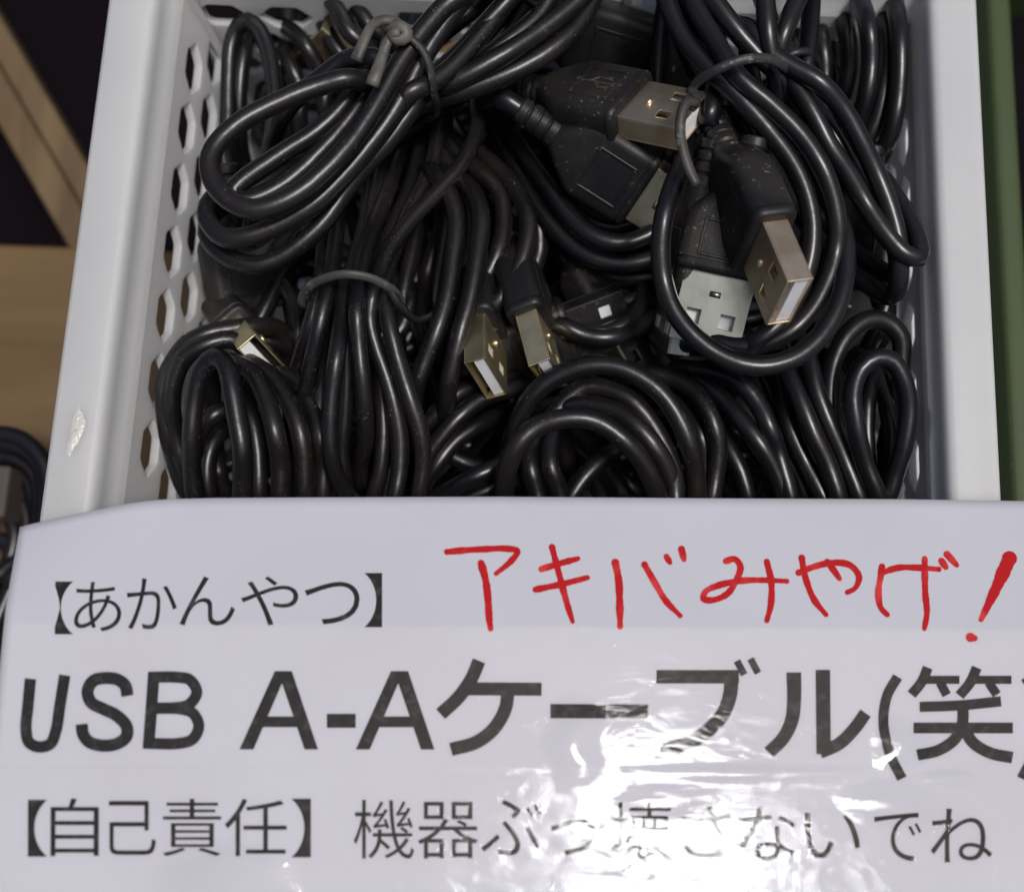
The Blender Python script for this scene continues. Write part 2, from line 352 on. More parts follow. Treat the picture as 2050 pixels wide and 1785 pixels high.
def plug(parent, px, py, z, Lv, Wv, shell='shell', tongue_up=True, cord=None, label=None, logo=False, k=1.0, bodylen=20.0, shell_len=12.0, contacts=True):
    """px,py,z: middle of the shell mouth.  Lv (pointing out of the mouth) and Wv (across the broad face) in picture
    axes right/up/toward the lens; turned into world axes once."""
    o0 = U(px, py, z); RL = RC @ Vector((0, 0, -1)).rotation_difference(Vector(((px - 1025) / F, -(py - 892.5) / F, -1))).to_matrix()
    Lc = (RL @ Vector(Lv)).normalized(); Wc = RL @ Vector(Wv); Wc = (Wc - Lc * Wc.dot(Lc)).normalized(); Tc = Lc.cross(Wc)
    T = lambda p: o0 + (Lc * p.x + Wc * p.y + Tc * p.z) * k
    sl_ = shell_len
    # body (x from -sl_ back)
    B = MB()
    secs = [(sl_ + .0, rrect(14.6, 6.9, 1.8)), (sl_ + .25, rrect(15.4, 7.7, 2.0)), (sl_ + .9, rrect(15.9, 8.1, 2.1)), (sl_ + 1.4, rrect(15.9, 8.1, 2.1)), (sl_ + 1.5, rrect(15.4, 7.7, 2.0)), (sl_ + 1.8, rrect(15.4, 7.7, 2.0)), (sl_ + 1.9, rrect(15.9, 8.1, 2.0)),
            (sl_ + bodylen * .62, rrect(15.8, 8.1, 2.0)), (sl_ + bodylen * .68, rrect(15.2, 8.0, 2.2)), (sl_ + bodylen * .85, rrect(11.0, 7.6, 2.8)), (sl_ + bodylen * .96, rrect(7.6, 7.2, 3.2)), (sl_ + bodylen, rrect(6.6, 6.6, 3.0))]
    loft(B, secs, T); body = B.build('plug_body', M['plug'], parent, True)
    if label: body['label'] = label
    e = body.modifiers.new('e', 'EDGE_SPLIT'); e.split_angle = math.radians(50)
    # grip frames on both broad faces
    g = MB(); x0, x1 = -sl_ - bodylen * .58, -sl_ - bodylen * .16
    for sg in (1, -1):
        for a, b in (((x0, -4.6), (x1, -4.1)), ((x0, 4.1), (x1, 4.6)), ((x0, -4.1), (x0 + .5, 4.1)), ((x1 - .5, -4.1), (x1, 4.1))):
            g.box((a[0], a[1], sg * 4.0 - .12), (b[0], b[1], sg * 4.0 + .32), T)
    bevel(g.build('grip_frame', M['plug'], body), .12, 1)
    if logo:      # trident mark, raised
        q = MB(); z_ = 4.12
        xc = (x0 + x1) / 2
        def ln(pts, r=.17): tube(q, [T(Vector((xc + a, b, z_))) for a, b in pts], r, 6)
        ln([(-3.6, 0), (3.4, 0)]); ln([(-1.8, 0), (-.6, 1.5), (1.0, 1.5)]); ln([(-.8, 0), (.4, -1.5), (1.8, -1.5)])
        ln([(3.0, .45), (4.0, 0), (3.0, -.45), (3.0, .45)], .2)
        q.box((1.0 + xc, 1.15, z_ - .15), (1.7 + xc, 1.85, z_ + .16), T)
        for cx, cy, r_ in ((-4.0, 0, .6), (2.2, -1.5, .42)):
            tube(q, [T(Vector((xc + cx, cy, z_ - .15))), T(Vector((xc + cx, cy, z_ + .16)))], r_, 10)
        q.build('trident_mark', M['plug_mark'], body)
    # strain relief: ribbed sleeve
    r = MB(); x = -sl_ - bodylen + .3
    ax = lambda a: T(Vector((a, 0, 0)))
    path = [ax(x - i * .25) for i in range(int(9 / .25))]
    def rf(u):
        a = u * 9; return (3.0 - .06 * a) - (.5 if (a % 2.2) < .45 and a > 1 else 0)
    tube(r, path, 3, 16, rfun=lambda u: rf(u) * k)
    rr_ = r.build('strain_relief', M['plug'], body, True)
    # shell: four plates with holes
    s = MB(); hw, ht, th = 6.0, 2.25, .32
    xs = [-sl_ - .0, -8.3, -6.3, -5.2, -3.0, 0]; xs = [-sl_, -5.6, -3.2, 0]; ys = [-hw, -4.1, -1.7, 1.7, 4.1, hw]
    gridplate(s, xs, ys, {(1, 1), (1, 3)}, ht - th, ht, T); gridplate(s, xs, ys, {(1, 1), (1, 3)}, -ht, -ht + th, T)
    s.box((-sl_, -hw, -ht + th + .01), (0, -hw + th, ht - th - .01), T); s.box((-sl_, hw - th, -ht + th + .01), (0, hw, ht - th - .01), T)
    sh = s.build('metal_shell', M[shell], body); bevel(sh, .1, 2, 60)
    # rolled dimple
    dm = MB(); 
    for sg in (1, -1): tube(dm, [T(Vector((-8.6, -.9, sg * (ht - .05)))), T(Vector((-8.6, 0, sg * (ht + .02)))), T(Vector((-8.6, .9, sg * (ht - .05))))], .55, 8)
    dm.build('dimple', M[shell], body, True)
    sg = 1 if tongue_up else -1
    tg = MB(); a_, b_ = sorted((sg * -.45, sg * (ht - th - .04))); tg.box((-sl_ + .2, -5.5, a_), (-.45, 5.5, b_), T); tg.build('tongue', M['tongue'], body)
    ct = MB(); zc = sg * -.45
    for yy in (-3.5, -1.1, 1.1, 3.5) if contacts else ():
        a_, b_ = sorted((zc - sg * .12, zc - sg * .001)); ct.box((-9, yy - .5, a_), (-1.4 if abs(yy) > 2 else -2.2, yy + .5, b_), T)
    if contacts: ct.build('contact', M['contact'], body)
    back = MB().box((-sl_ + .05, -5.55, -ht + th + .03), (-9.5, 5.55, ht - th - .06), T) if False else None
    return ax(-sl_ - bodylen - 7.5), -Lc
M['plug_mark'] = mat('moulded_mark_plastic', (.06, .055, .05), .45)

# ------------------------------------------------------------------ cables
def spoints(zs, pts):
    """pts in survey pixels with heights zs spread along the strand"""
    n = len(pts); out = []
    for i, p in enumerate(pts):
        t = i / max(1, n - 1) * (len(zs) - 1); a = int(min(t, len(zs) - 2)) if len(zs) > 1 else 0
        z = zs[0] if len(zs) == 1 else zs[a] + (zs[a + 1] - zs[a]) * (t - a)
        if len(p) > 2: z = p[2]
        out.append(U(p[0], p[1], z))
    return out
FLOORZ = -RIM + 6
def clampp(p):
    t = max(0, -10 - p.z); ins = (12.8 + TAPM * t / DEEP)
    if p.z < 4:
        p.x = max(XL + 14 + TAPL * t / DEEP, min(XR - 12.4 - TAPR * t / DEEP, p.x)); p.y = max(YF + ins + 1.5, p.y)
        if p.y < 700: p.y = min(p.y, YB - ins - 1.5) if False else p.y
    p.z = max(p.z, FLOORZ); return p
def cord_path(strands):
    P = []
    for i, (zs, pts) in enumerate(strands):
        q = spoints(zs, pts)
        if i:
            a0, a1 = P[-2], P[-1]; b0, b1 = q[0], q[1]
            ta = (a1 - a0).normalized(); tb = (b0 - b1).normalized()
            e1 = a1 + ta * 5 + Vector((0, 0, -5)); e2 = b0 + tb * 5 + Vector((0, 0, -5))
            gap = (e2 - e1).length; mid = (e1 + e2) / 2 + (ta + tb) * min(6, gap * .2) + Vector((0, 0, -5 - gap * .12))
            P += [e1, mid, e2]
        P += q
    a = P[0] + (P[0] - P[1]).normalized() * 6 + Vector((0, 0, -9)); b = P[-1] + (P[-1] - P[-2]).normalized() * 6 + Vector((0, 0, -9))
    return [a] + P + [b]
def cable(label, strands, r=2.0, m='cord', group='usb cables coiled in the white basket', tie=None):
    allp = cord_path(strands); c = sum(allp, Vector()) / len(allp)
    root = empty('usb_cable', (c.x, c.y, c.z - 8), label=label, cat='cable', group=group)
    mb = MB(); P = [clampp(p.copy()) for p in allp]
    pth = catmull(P, 1.2); pth = [clampp(p) for p in pth]
    ph_ = len(pth) * .37; tube(mb, pth, r * .90, 14, rfun=lambda u: r * .90 * (1 + .018 * math.sin(u * len(pth) * .21 + ph_) + .012 * math.sin(u * len(pth) * .63)), flat=.97); mb.build('cord', M[m], root, True)
    return root
def add_path(root, name, pts, r, m, closed=False, sides=10, flat=1.0, step=.8, rfun=None, label=None):
    mb = MB(); tube(mb, catmull([U(*p) for p in pts], step, closed), r, sides, closed, .72, rfun=rfun)
    o = mb.build(name, M[m], root, True)
    if label: o['label'] = label
    return o
def lead(root, start, d, pts, r=2.0, m='cord'):
    """short run of cord from the sleeve of a plug to where it disappears"""
    P = [start, start + d * 5] + [U(*p) for p in pts]
    mb = MB(); tube(mb, catmull(P, 1.2), r, 14); return mb.build('cord', M[m], root, True)

# A: big bundle upper left
A = cable('large thick-looped black cable at upper left, bound by a frayed grey tie', [
 ((16, 15, 13), [(1010,-40),(905,2),(857,50),(810,112),(778,166),(746,222),(699,290),(651,342),(604,382),(556,408),(508,420),(470,408),(436,378),(420,340),(427,300),(477,248),(572,198),(640,172),(700,158)]),
 ((6, 5, 4, 5), [(735,140),(683,216),(635,262),(572,303),(520,338),(482,366),(466,388),(488,402),(535,388),(588,354),(635,310),(683,258),(730,195),(765,140)]),
 ((14, 10, 8, 4), [(960,-40),(889,50),(845,120),(815,178),(778,240),(730,303),(683,357),(635,403),(588,434),(540,458),(493,474),(450,476),(424,455),(413,428),(425,400),(450,392)]),
 ((11, 6, 2, 0), [(1060,-40),(1000,20),(921,107),(857,167),(824,218),(778,281),(737,325),(692,382),(651,441),(604,486),(556,518),(515,531),(477,524),(436,500),(415,470),(420,440)]),
 ((12, 10, 9), [(820,185),(860,168),(900,140),(963,70),(1010,8),(1040,-40)]),
 ((5, 10, 9), [(820,205),(873,175),(900,168),(994,119),(1088,58),(1165,-5),(1200,-45)]),
 ((3, 8, 6), [(830,215),(880,196),(916,186),(1025,145),(1104,100),(1160,47),(1186,-5),(1192,-50)]),
 ((-1, 6, 6), [(790,235),(860,185),(940,140),(1000,96),(1080,30),(1120,-40)]),
 ((9, 5, 0), [(760,120),(700,117),(650,150),(600,190),(560,240)]),
 ((6, 4, 2), [(590,440),(650,400),(720,330),(790,240),(830,190)]),
], 2.02, 'cord_dusty')
add_path(A, 'twist_tie', [(872,232,-3),(868,180,12),(862,140,15),(846,100,17),(815,72,18.5),(790,62,19),(772,75,15),(770,120,2),(800,190,-6),(840,235,-8)], .75, 'tie', True, label='dark tie ring around the neck of the loops')
add_path(A, 'tie_knot', [(772,58,19),(790,50,20.5),(812,58,20.5),(815,74,20),(795,82,19.5),(782,70,20),(800,62,20.8)], 1.05, 'tie_grey', label='pale frayed knot of the tie')
add_path(A, 'tie_tail', [(800,45,20),(770,40,21),(745,52,20),(728,85,18.5),(712,122,17.5)], 0.9, 'tie_grey', rfun=lambda u: .75 + .5 * u)
add_path(A, 'tie_tail', [(792,60,19.5),(775,85,19),(765,115,18.5),(752,150,18.5),(744,172,18)], 0.95, 'tie_grey', rfun=lambda u: .8 + .45 * u)

# B: small coil in the far left corner
B = cable('black cable coil standing in the upper left corner of the basket', [
 ((-22, -14, -16), [(457,270),(457,215),(458,150),(463,90),(477,54),(497,42),(517,58),(535,98),(546,155),(550,215),(545,260)]),
 ((-25, -18, -22), [(480,260),(481,160),(490,100),(500,75)]),
 ((-25, -17, -24), [(533,62),(553,50),(582,60),(611,90),(634,128),(650,165),(650,220)]),
 ((-28, -22, -26), [(560,215),(556,150),(566,105),(587,143),(601,175),(600,230)]),
 ((-28, -24, -26), [(585,215),(590,150),(578,95),(560,80)]),
], 1.9)
s_, d_ = plug(B, 624, 74, -20, (-.72, .55, .1), (.45, .6, .75), 'shell_olive', k=.95)

# C: tied vertical bundle
C = cable('black cable bundle hanging down the middle left, pinched by a grey ring tie', [
 ((-10, -4, 3, -1, -8), [(952,200),(954,262),(921,332),(873,387),(819,444),(778,501),(758,552),(746,590),(740,640),(751,690),(770,745),(788,805),(800,870),(800,937),(788,1010)]),
 ((-12, -5, 3, 0, -8), [(882,240),(863,333),(825,412),(795,480),(776,540),(768,590),(780,655),(799,729),(820,796),(841,863),(847,927),(836,1000)]),
 ((-14, 0, 5, 1, -12), [(800,300),(778,380),(746,460),(726,530),(718,575),(714,625),(718,690),(724,752),(730,820),(731,880),(722,925)]),
 ((-14, -2, 4, -1, -10), [(746,330),(733,440),(708,530),(690,575),(684,640),(674,715),(664,790),(660,850),(664,915),(680,965),(705,1000)]),
 ((-16, -4, 3, -3, -12), [(683,400),(672,480),(664,545),(655,585),(640,650),(625,720),(612,790),(600,840)]),
 ((-17, -6, 2, -6, -14), [(654,460),(646,520),(640,580),(622,650),(600,720),(585,780)]),
 ((-12, -6, 0, -6, -12), [(770,310),(752,400),(735,480),(700,575),(692,660),(694,750),(690,830),(684,900),(690,960)]),
 ((-16, -10, -6, -9, -14), [(845,280),(822,370),(780,470),(742,560),(736,640),(760,760),(768,860),(760,950),(745,1000)]),
 ((-18, -10, -6, -12), [(660,560),(655,640),(645,740),(640,840),(652,930)]),
], 1.72, 'cord_dusty')
add_path(C, 'twist_tie', [(606,610,-4),(612,582,2),(638,562,6.5),(690,549,9.5),(740,556,8.5),(778,575,6),(800,600,0),(798,625,-6),(740,600,-10),(650,610,-10)], .85, 'tie_grey', True, label='dusty grey tie ring')
add_path(C, 'tie_tail', [(780,578,5),(800,610,3),(835,640,-3),(870,628,-5),(895,605,-8)], .8, 'tie_dark')

# D: middle loops with two plugs
D = cable('black cable coil left of centre with two plug mouths pointing down', [
 ((-7, -5, -4, -8), [(868,345),(895,380),(913,440),(906,517),(893,600),(872,668),(851,720),(835,765)]),
 ((-9, -4, -3, -8), [(900,350),(940,375),(962,430),(957,500),(940,600),(921,668),(905,736),(897,775)]),
 ((-12, -9, -12), [(955,340),(1000,385),(1008,450),(997,505),(970,562),(930,625),(905,660)]),
 ((-12, -7, -7, -14), [(975,320),(1025,370),(1054,425),(1056,480),(1030,556),(990,611),(950,645),(905,670)]),
 ((-18, -13), [(880,300),(905,345),(930,400),(935,470),(920,560)]),
 ((-20, -15, -18), [(1000,330),(1045,380),(1075,440),(1080,500),(1060,560)]),
], 2.0, 'cord_dusty')
s_, d_ = plug(D, 973, 759, -6, (0, -64, 55), (49, -79, -92), 'shell_olive', tongue_up=True, k=.92)
s_, d_ = plug(D, 1098, 752, -7, (33, -118, 70), (35, -50, -100), 'shell_olive', tongue_up=True, k=.92)

# E: arcs in the centre and its two plugs
E_ = cable('black cable in the centre with two broad plugs lying one over the other', [
 ((-16, -11, -8, -8), [(985,190),(1008,245),(1038,290),(1088,361),(1135,427),(1182,470),(1235,486),(1290,474),(1335,445)]),
 ((-18, -14, -11, -9), [(975,235),(1004,285),(1035,339),(1073,410),(1120,468),(1176,512),(1239,528),(1305,517),(1350,495)]),
 ((-20, -16, -14), [(1090,290),(1120,345),(1145,400),(1178,440),(1225,455),(1290,440)]),
 ((-20, -17, -16), [(1120,500),(1152,545),(1190,585),(1240,603),(1290,600)]),
 ((-20, -16, -16), [(1200,545),(1250,556),(1301,552),(1340,540)]),
 ((-18, -13, -14), [(1290,540),(1287,590),(1270,628),(1240,655),(1190,672),(1140,668)]),
 ((-16, -12, -12), [(1310,630),(1270,660),(1220,676),(1170,672),(1120,650)]),
], 2.0)
s_, d_ = plug(E_, 1389, 243, 9, (100, -22, 44), (60, 69, -102), 'shell_warm', tongue_up=False, logo=True, label='dusty plug with a raised trident mark', k=1.0, bodylen=19)
lead(E_, s_, d_, [(1000,185,-2),(960,215,-10)])
s_, d_ = plug(E_, 1396, 448, -6, (.80, -.52, -.1), (.52, .75, .45), 'shell_olive', tongue_up=False, k=1.0, bodylen=19)
lead(E_, s_, d_, [(1030,230,-10),(990,215,-14)])

# F: big tied bundle on the right with two large plugs
F_ = cable('large black cable at upper right whose big loop frames two shiny plugs', [
 ((10, 12, 8, 2), [(1322,-45),(1336,5),(1367,75),(1406,125),(1455,172),(1500,218),(1545,270),(1588,330),(1614,390),(1625,449),(1620,520),(1600,580),(1565,640),(1520,680)]),
 ((12, 14, 11, 5, 3, -2), [(1370,-45),(1395,20),(1430,80),(1478,155),(1547,215),(1601,270),(1641,330),(1664,390),(1675,449),(1672,500),(1659,551),(1627,615),(1585,660),(1530,688),(1469,694),(1420,680)]),
 ((6, 12, 7, 6, 6, 6, 4, -6), [(1372,300),(1358,345),(1341,392),(1329,434),(1322,500),(1328,561),(1347,618),(1385,669),(1436,708),(1486,728),(1540,731),(1600,710),(1650,662),(1681,600),(1693,534),(1690,480),(1675,430),(1650,370),(1610,300)]),
 ((12, 12, 4, 0), [(1500,60),(1545,110),(1585,135),(1640,166),(1687,219),(1724,285),(1755,351),(1778,410),(1796,475),(1800,520)]),
 ((10, 9, 3, 2, 0, -8), [(1540,90),(1590,168),(1625,225),(1660,293),(1699,351),(1730,405),(1769,464),(1810,508),(1840,516),(1838,480),(1812,425),(1785,385),(1760,350)]),
 ((5, 4, -2, -4), [(1600,190),(1640,230),(1671,281),(1705,340),(1745,395),(1775,440),(1790,480)]),
 ((14, 13, 10), [(1400,-45),(1426,-2),(1469,55),(1515,108),(1560,150)]),
 ((15, 14, 10), [(1528,-45),(1532,0),(1536,60),(1543,112),(1555,150)]),
 ((12, 12, 8), [(1620,-45),(1592,10),(1568,70),(1556,112),(1560,150)]),
 ((8, 9, 4), [(1345,-45),(1369,8),(1415,78),(1445,113),(1470,140)]),
], 1.98, 'cord')
add_path(F_, 'twist_tie', [(1385,190,10),(1395,165,14),(1430,143,17.5),(1480,122,19),(1530,117,18),(1566,132,14),(1582,160,6),(1560,190,-2),(1480,200,-4),(1410,205,2)], .85, 'tie', True, label='black tie ring')
add_path(F_, 'tie_knot', [(1383,180,14),(1392,200,15.5),(1386,215,16),(1374,206,16),(1382,195,17)], 1.0, 'tie')
add_path(F_, 'tie_tail', [(1396,206,17),(1376,204,18),(1364,232,18),(1362,268,17.5),(1370,308,17),(1381,342,16.5),(1396,372,16)], .95, 'tie')
s_, d_ = plug(F_, 1408, 690, -3, (-.235, -.97, 0), (.97, -.235, .03), 'shell', tongue_up=False, contacts=False, bodylen=15, k=1.05, label='silver plug lying flat with its slotted face up')
s_, d_ = plug(F_, 1580, 606, 17, (45, -107, 67), (-50, -103, -130), 'shell_warm', tongue_up=True, k=.98, bodylen=20, shell_len=12.5, label='tilted dusty plug with its mouth facing the lower right')
lead(F_, s_, d_, [(1420,240,8),(1425,205,8),(1440,150,6)])

# G: lower left coil
G = cable('round black cable coil at lower left resting against the basket wall', [
 ((-24, -16, -12, -10, -12), [(375,985),(341,928),(319,877),(312,826),(320,780),(341,736),(376,689),(415,668),(455,660),(500,655)]),
 ((-20, -12, -8, -10), [(372,940),(352,870),(343,808),(350,757),(372,712),(415,690),(461,680),(500,700)]),
 ((-14, -6, -1, 2, 1, -6), [(395,1010),(385,945),(383,877),(390,800),(402,745),(428,716),(452,730),(463,770),(474,830),(484,894),(486,955),(484,1015)]),
 ((-6, -3, -1, -8), [(450,722),(478,730),(508,748),(532,796),(550,860),(562,928),(562,1010)]),
 ((-8, -5, -4, -10), [(500,725),(546,757),(580,808),(600,860),(610,928),(610,1010)]),
 ((-10, -8, -6, -12), [(536,756),(574,752),(604,772),(628,822),(642,877),(648,928),(646,1010)]),
 ((-16, -12, -16), [(395,900),(405,860),(430,830),(460,820),(500,840)]),
 ((-20, -16, -20), [(420,1000),(415,930),(430,880),(460,850)]),
 ((-18, -14, -16), [(520,1000),(515,900),(500,830),(470,790)]),
], 2.0, 'cord_dusty')
s_, d_ = plug(G, 532, 726, -9, (.25, -.36, .9), (55, -61, -40), 'shell_olive', tongue_up=False, k=.95)

# H: bottom centre rings
H = cable('round black cable coil at the bottom centre touching the sign edge', [
 ((-8, 0, 2, 0, -8), [(1014,1015),(1010,975),(1018,930),(1036,890),(1073,855),(1121,839),(1171,838),(1210,852),(1252,884),(1285,925),(1310,975),(1322,1020)]),
 ((-12, -5, -2, -2, -4, -12), [(1015,910),(1040,840),(1073,784),(1121,750),(1175,732),(1232,734),(1284,756),(1326,790),(1358,837),(1379,887),(1391,945),(1393,1015)]),
 ((-10, -6, -8), [(1097,850),(1125,808),(1171,775),(1215,778),(1262,800),(1300,842),(1328,890),(1346,940),(1352,1015)]),
 ((-9, -3, -10), [(1130,812),(1177,809),(1224,820),(1268,847),(1305,887),(1331,931),(1346,975),(1350,1020)]),
 ((-14, -8, -14), [(1300,752),(1345,758),(1380,775),(1410,810),(1430,855),(1437,900),(1432,950),(1420,1015)]),
 ((-16, -12, -16), [(1340,790),(1380,825),(1402,870),(1412,925),(1410,1015)]),
 ((-10, -8, -12), [(1110,860),(1100,890),(1103,937),(1116,975),(1125,1020)]),
 ((-12, -9, -12), [(1085,870),(1062,900),(1062,940),(1072,975),(1080,1020)]),
 ((-16, -14, -18), [(1130,1015),(1165,960),(1210,915),(1260,880)]),
], 2.05, 'cord_dusty')

# I: strands lower right
I_ = cable('black cable strands running down between the bottom ring and the right loops', [
 ((-10, -7, -8, -12), [(1560,700),(1576,746),(1604,808),(1627,866),(1656,928),(1682,1015)]),
 ((-10, -8, -9, -13), [(1600,680),(1619,725),(1634,782),(1656,840),(1685,908),(1725,1015)]),
 ((-14, -12, -14), [(1555,740),(1565,790),(1580,855),(1608,920),(1655,1015)]),
 ((-14, -9, -9, -14), [(1390,740),(1436,748),(1484,768),(1515,805),(1540,856),(1556,904),(1585,1015)]),
 ((-14, -11, -10, -15), [(1400,760),(1446,800),(1480,837),(1515,881),(1549,938),(1575,1015)]),
 ((-18, -15, -18), [(1440,850),(1455,890),(1482,945),(1500,1015)]),
 ((-20, -16, -18), [(1500,740),(1530,800),(1560,880),(1600,960),(1620,1015)]),
], 2.0)
# J: right loops
J = cable('black cable with two upright oval loops by the right basket wall', [
 ((-14, -9, -8, -10, -14), [(1690,960),(1668,870),(1660,800),(1668,725),(1698,668),(1738,640),(1776,645),(1803,675),(1815,725),(1818,790)]),
 ((-12, -5, -2, -3, -8, -14), [(1762,1010),(1730,925),(1712,850),(1706,785),(1722,738),(1752,716),(1785,722),(1808,760),(1818,815),(1810,885),(1792,945),(1770,1010)]),
 ((-18, -14, -18), [(1735,940),(1733,840),(1742,770),(1760,740)]),
 ((-18, -14, -18), [(1750,730),(1768,770),(1779,825),(1788,880),(1780,945),(1760,1000)]),
 ((-14, -12, -16), [(1668,820),(1682,865),(1714,928),(1752,1000)]),
], 2.0)
# K: top right coil
K = cable('black cable coil packed against the right wall at the top', [
 ((-12, -8, -12, -18), [(1826,-45),(1826,10),(1828,78),(1824,150),(1814,215),(1795,260),(1770,300)]),
 ((-8, -4, -8, -16), [(1770,-45),(1790,5),(1800,78),(1800,156),(1792,230),(1776,285),(1752,310)]),
 ((-7, -3, -8, -18), [(1700,-45),(1722,0),(1738,60),(1742,125),(1734,190),(1715,250),(1690,290)]),
 ((-12, -8, -14), [(1745,-45),(1765,15),(1775,90),(1770,170),(1755,240),(1735,280)]),
 ((-14, -10, -16), [(1660,-45),(1678,5),(1694,60),(1700,130),(1690,190)]),
 ((-16, -12, -16), [(1620,-20),(1636,40),(1646,95),(1650,150),(1640,200)]),
 ((-18, -13, -16), [(1590,30),(1606,70),(1628,120),(1645,165),(1650,210)]),
 ((-20, -16, -20), [(1655,60),(1670,120),(1680,180),(1672,240)]),
], 1.98)
add_path(K, 'twist_tie', [(1562,118,-4),(1590,105,-3),(1620,105,-4),(1640,130,-8),(1648,165,-12)], .9, 'tie_dark')
# L: strands and a plug lying against the right wall, mid height
L_ = cable('black cable tucked under the big loop beside the right wall', [
 ((-20, -16, -20), [(1778,480),(1782,546),(1770,618),(1745,680)]),
 ((-22, -18, -22), [(1805,480),(1800,557),(1785,625),(1760,690)]),
 ((-20, -16, -18), [(1705,400),(1720,460),(1745,520),(1760,590)]),
 ((-24, -20, -24), [(1720,360),(1770,430),(1800,460),(1815,520)]),
], 2.0)
s_, d_ = plug(L_, 1690, 700, -26, (-.12, -.98, 0), (.9, -.1, .3), 'shell', k=1.0)
# M: slanting strands between C and H
M_ = cable('black cable strands slanting between the tied bundle and the bottom ring', [
 ((-16, -13, -16), [(835,870),(860,842),(905,795),(955,768),(1010,755)]),
 ((-15, -12, -14), [(845,935),(865,898),(921,832),(968,796),(1020,780)]),
 ((-18, -15, -17), [(850,970),(870,935),(912,882),(960,850)]),
 ((-14, -9, -10), [(850,1010),(895,985),(953,953),(1000,930),(1030,900)]),
 ((-16, -12, -14), [(880,1020),(930,1000),(990,975),(1020,960)]),
 ((-20, -20), [(880,900),(940,930),(1000,940)]),
], 1.9)
# N: cable at the top middle
N_ = cable('black cable at the top centre with a broad square-marked plug', [
 ((-14, -10, -14), [(640,-30),(675,20),(700,65),(740,100)]),
 ((-16, -12, -16), [(700,-40),(712,10),(738,50),(775,80)]),
 ((-20, -17, -20), [(620,-20),(650,50),(672,95),(700,130)]),
 ((-18, -16, -18), [(880,250),(905,300),(940,330),(960,380)]),
 ((-18, -16, -18), [(1200,-30),(1240,30),(1290,80),(1340,120)]),
 ((-12, -10, -14), [(1285,-40),(1300,30),(1330,90),(1372,150)]),
 ((-20, -18), [(1420,150),(1450,260),(1500,300),(1540,400)]),
], 2.0)
s_, d_ = plug(N_, 1435, 160, -14, (.93, -.30, -.05), (.30, .85, .35), 'shell', k=1.05, bodylen=22)
s_, d_ = plug(N_, 1300, 40, -10, (-.1, -.93, -.2), (.95, -.1, .1), 'shell', k=.9)
# O: plug body under the left loops
O_ = cable('black cable under the left loops with a worn plug end beside the wall', [
 ((-20, -16, -20), [(430,560),(455,620),(500,670),(560,690)]),
 ((-22, -20), [(560,560),(590,610),(600,680)]),
 ((-24, -20, -22), [(600,500),(560,560),(520,640),(490,700)]),
], 2.0)
s_, d_ = plug(O_, 520, 730, -30, (.15, -.95, -.25), (.95, .1, -.35), 'shell', k=1.0)
# P: plugs under the big loop
P_ = cable('black cable under the big loop with dull plug ends between the rings', [
 ((-22, -18, -20), [(1290,620),(1330,700),(1370,760),(1420,800)]),
 ((-22, -20), [(1150,600),(1200,650),(1250,700)]),
 ((-24, -22), [(1340,560),(1400,620),(1500,640),(1600,600)]),
], 2.0)
s_, d_ = plug(P_, 1338, 695, -12, (-.2, -.95, -.2), (.35, .1, .9), 'shell', k=.95)
s_, d_ = plug(P_, 1300, 752, -22, (.45, -.80, .15), (-.55, -.35, .7), 'shell', k=.95)
s_, d_ = plug(P_, 1255, 625, -16, (.82, .30, -.1), (-.3, .75, .4), 'plug', k=.95)
# deeper cables that fill the basket
deep = 'black cable coil lying deep in the basket beneath the others'
dg_ = 'cables lying deep in the basket'
for i in range(42):
    cx = XL + 33 + (i % 7) * 16.5 + random.uniform(-5, 5); cy = YF + 28 + (i // 7) * 21 + random.uniform(-6, 6)
    zc = -30 - random.uniform(0, 12) - (i % 3) * 9; P = []
    a0 = random.uniform(0, 6.28); el = random.uniform(.45, .8); tilt = random.uniform(-.35, .35); tw = random.uniform(0, 3.14)
    for k in range(64):
        a = a0 + k * 2 * math.pi / 13; rr = 13.5 + 2.4 * math.sin(k * .9 + i) + random.uniform(-.6, .6)
        x = rr * 1.25 * math.cos(a); y = rr * el * math.sin(a)
        X_ = x * math.cos(tw) - y * math.sin(tw); Y_ = x * math.sin(tw) + y * math.cos(tw)
        P.append(clampp(Vector((cx + X_, cy + Y_, zc + X_ * tilt + 1.6 * math.sin(k * .37)))))
    root = empty('usb_cable', (cx, cy, zc - 10), label=deep, cat='cable', group=dg_)
    mb = MB(); tube(mb, [clampp(p) for p in catmull(P, 2.0)], 1.95, 10); mb.build('cord', M['cord'], root, True)

# neighbouring coil, lower left, on the shelf
Q = empty('usb_cable', U(-30, 990, -80), label='black cable coil on the shelf at the far left, outside the basket', cat='cable')
pts = [[(-90,900),(-40,872),(0,868),(38,876),(70,900),(92,935),(100,980),(98,1060),(80,1130),(50,1200)], [(-80,915),(-20,888),(10,888),(51,903),(80,935),(90,985),(86,1050),(60,1120),(20,1160)],
       [(-80,935),(-10,912),(41,924),(72,955),(80,1010),(70,1080),(40,1140),(0,1230),(-30,1300)], [(-80,960),(0,938),(51,958),(70,1000),(72,1060),(50,1110),(10,1140),(-30,1180)], [(-60,1010),(0,975),(40,1000),(56,1050),(50,1110),(20,1190),(-10,1260),(-20,1330)],
       [(-60,1050),(0,1020),(30,1060),(20,1120),(-10,1180)], [(-40,1100),(10,1080),(30,1150),(10,1250),(-10,1400)], [(-70,1150),(-10,1150),(0,1230),(-20,1320),(-30,1450)]]
mb = MB(); PP = []
for i, q in enumerate(pts):
    q = [U(a, b, -60 - i * 2.0) for a, b in q]
    if i % 2: q.reverse()
    if PP: PP.append((PP[-1] + q[0]) / 2 + Vector((0, 0, -5)))
    PP += q
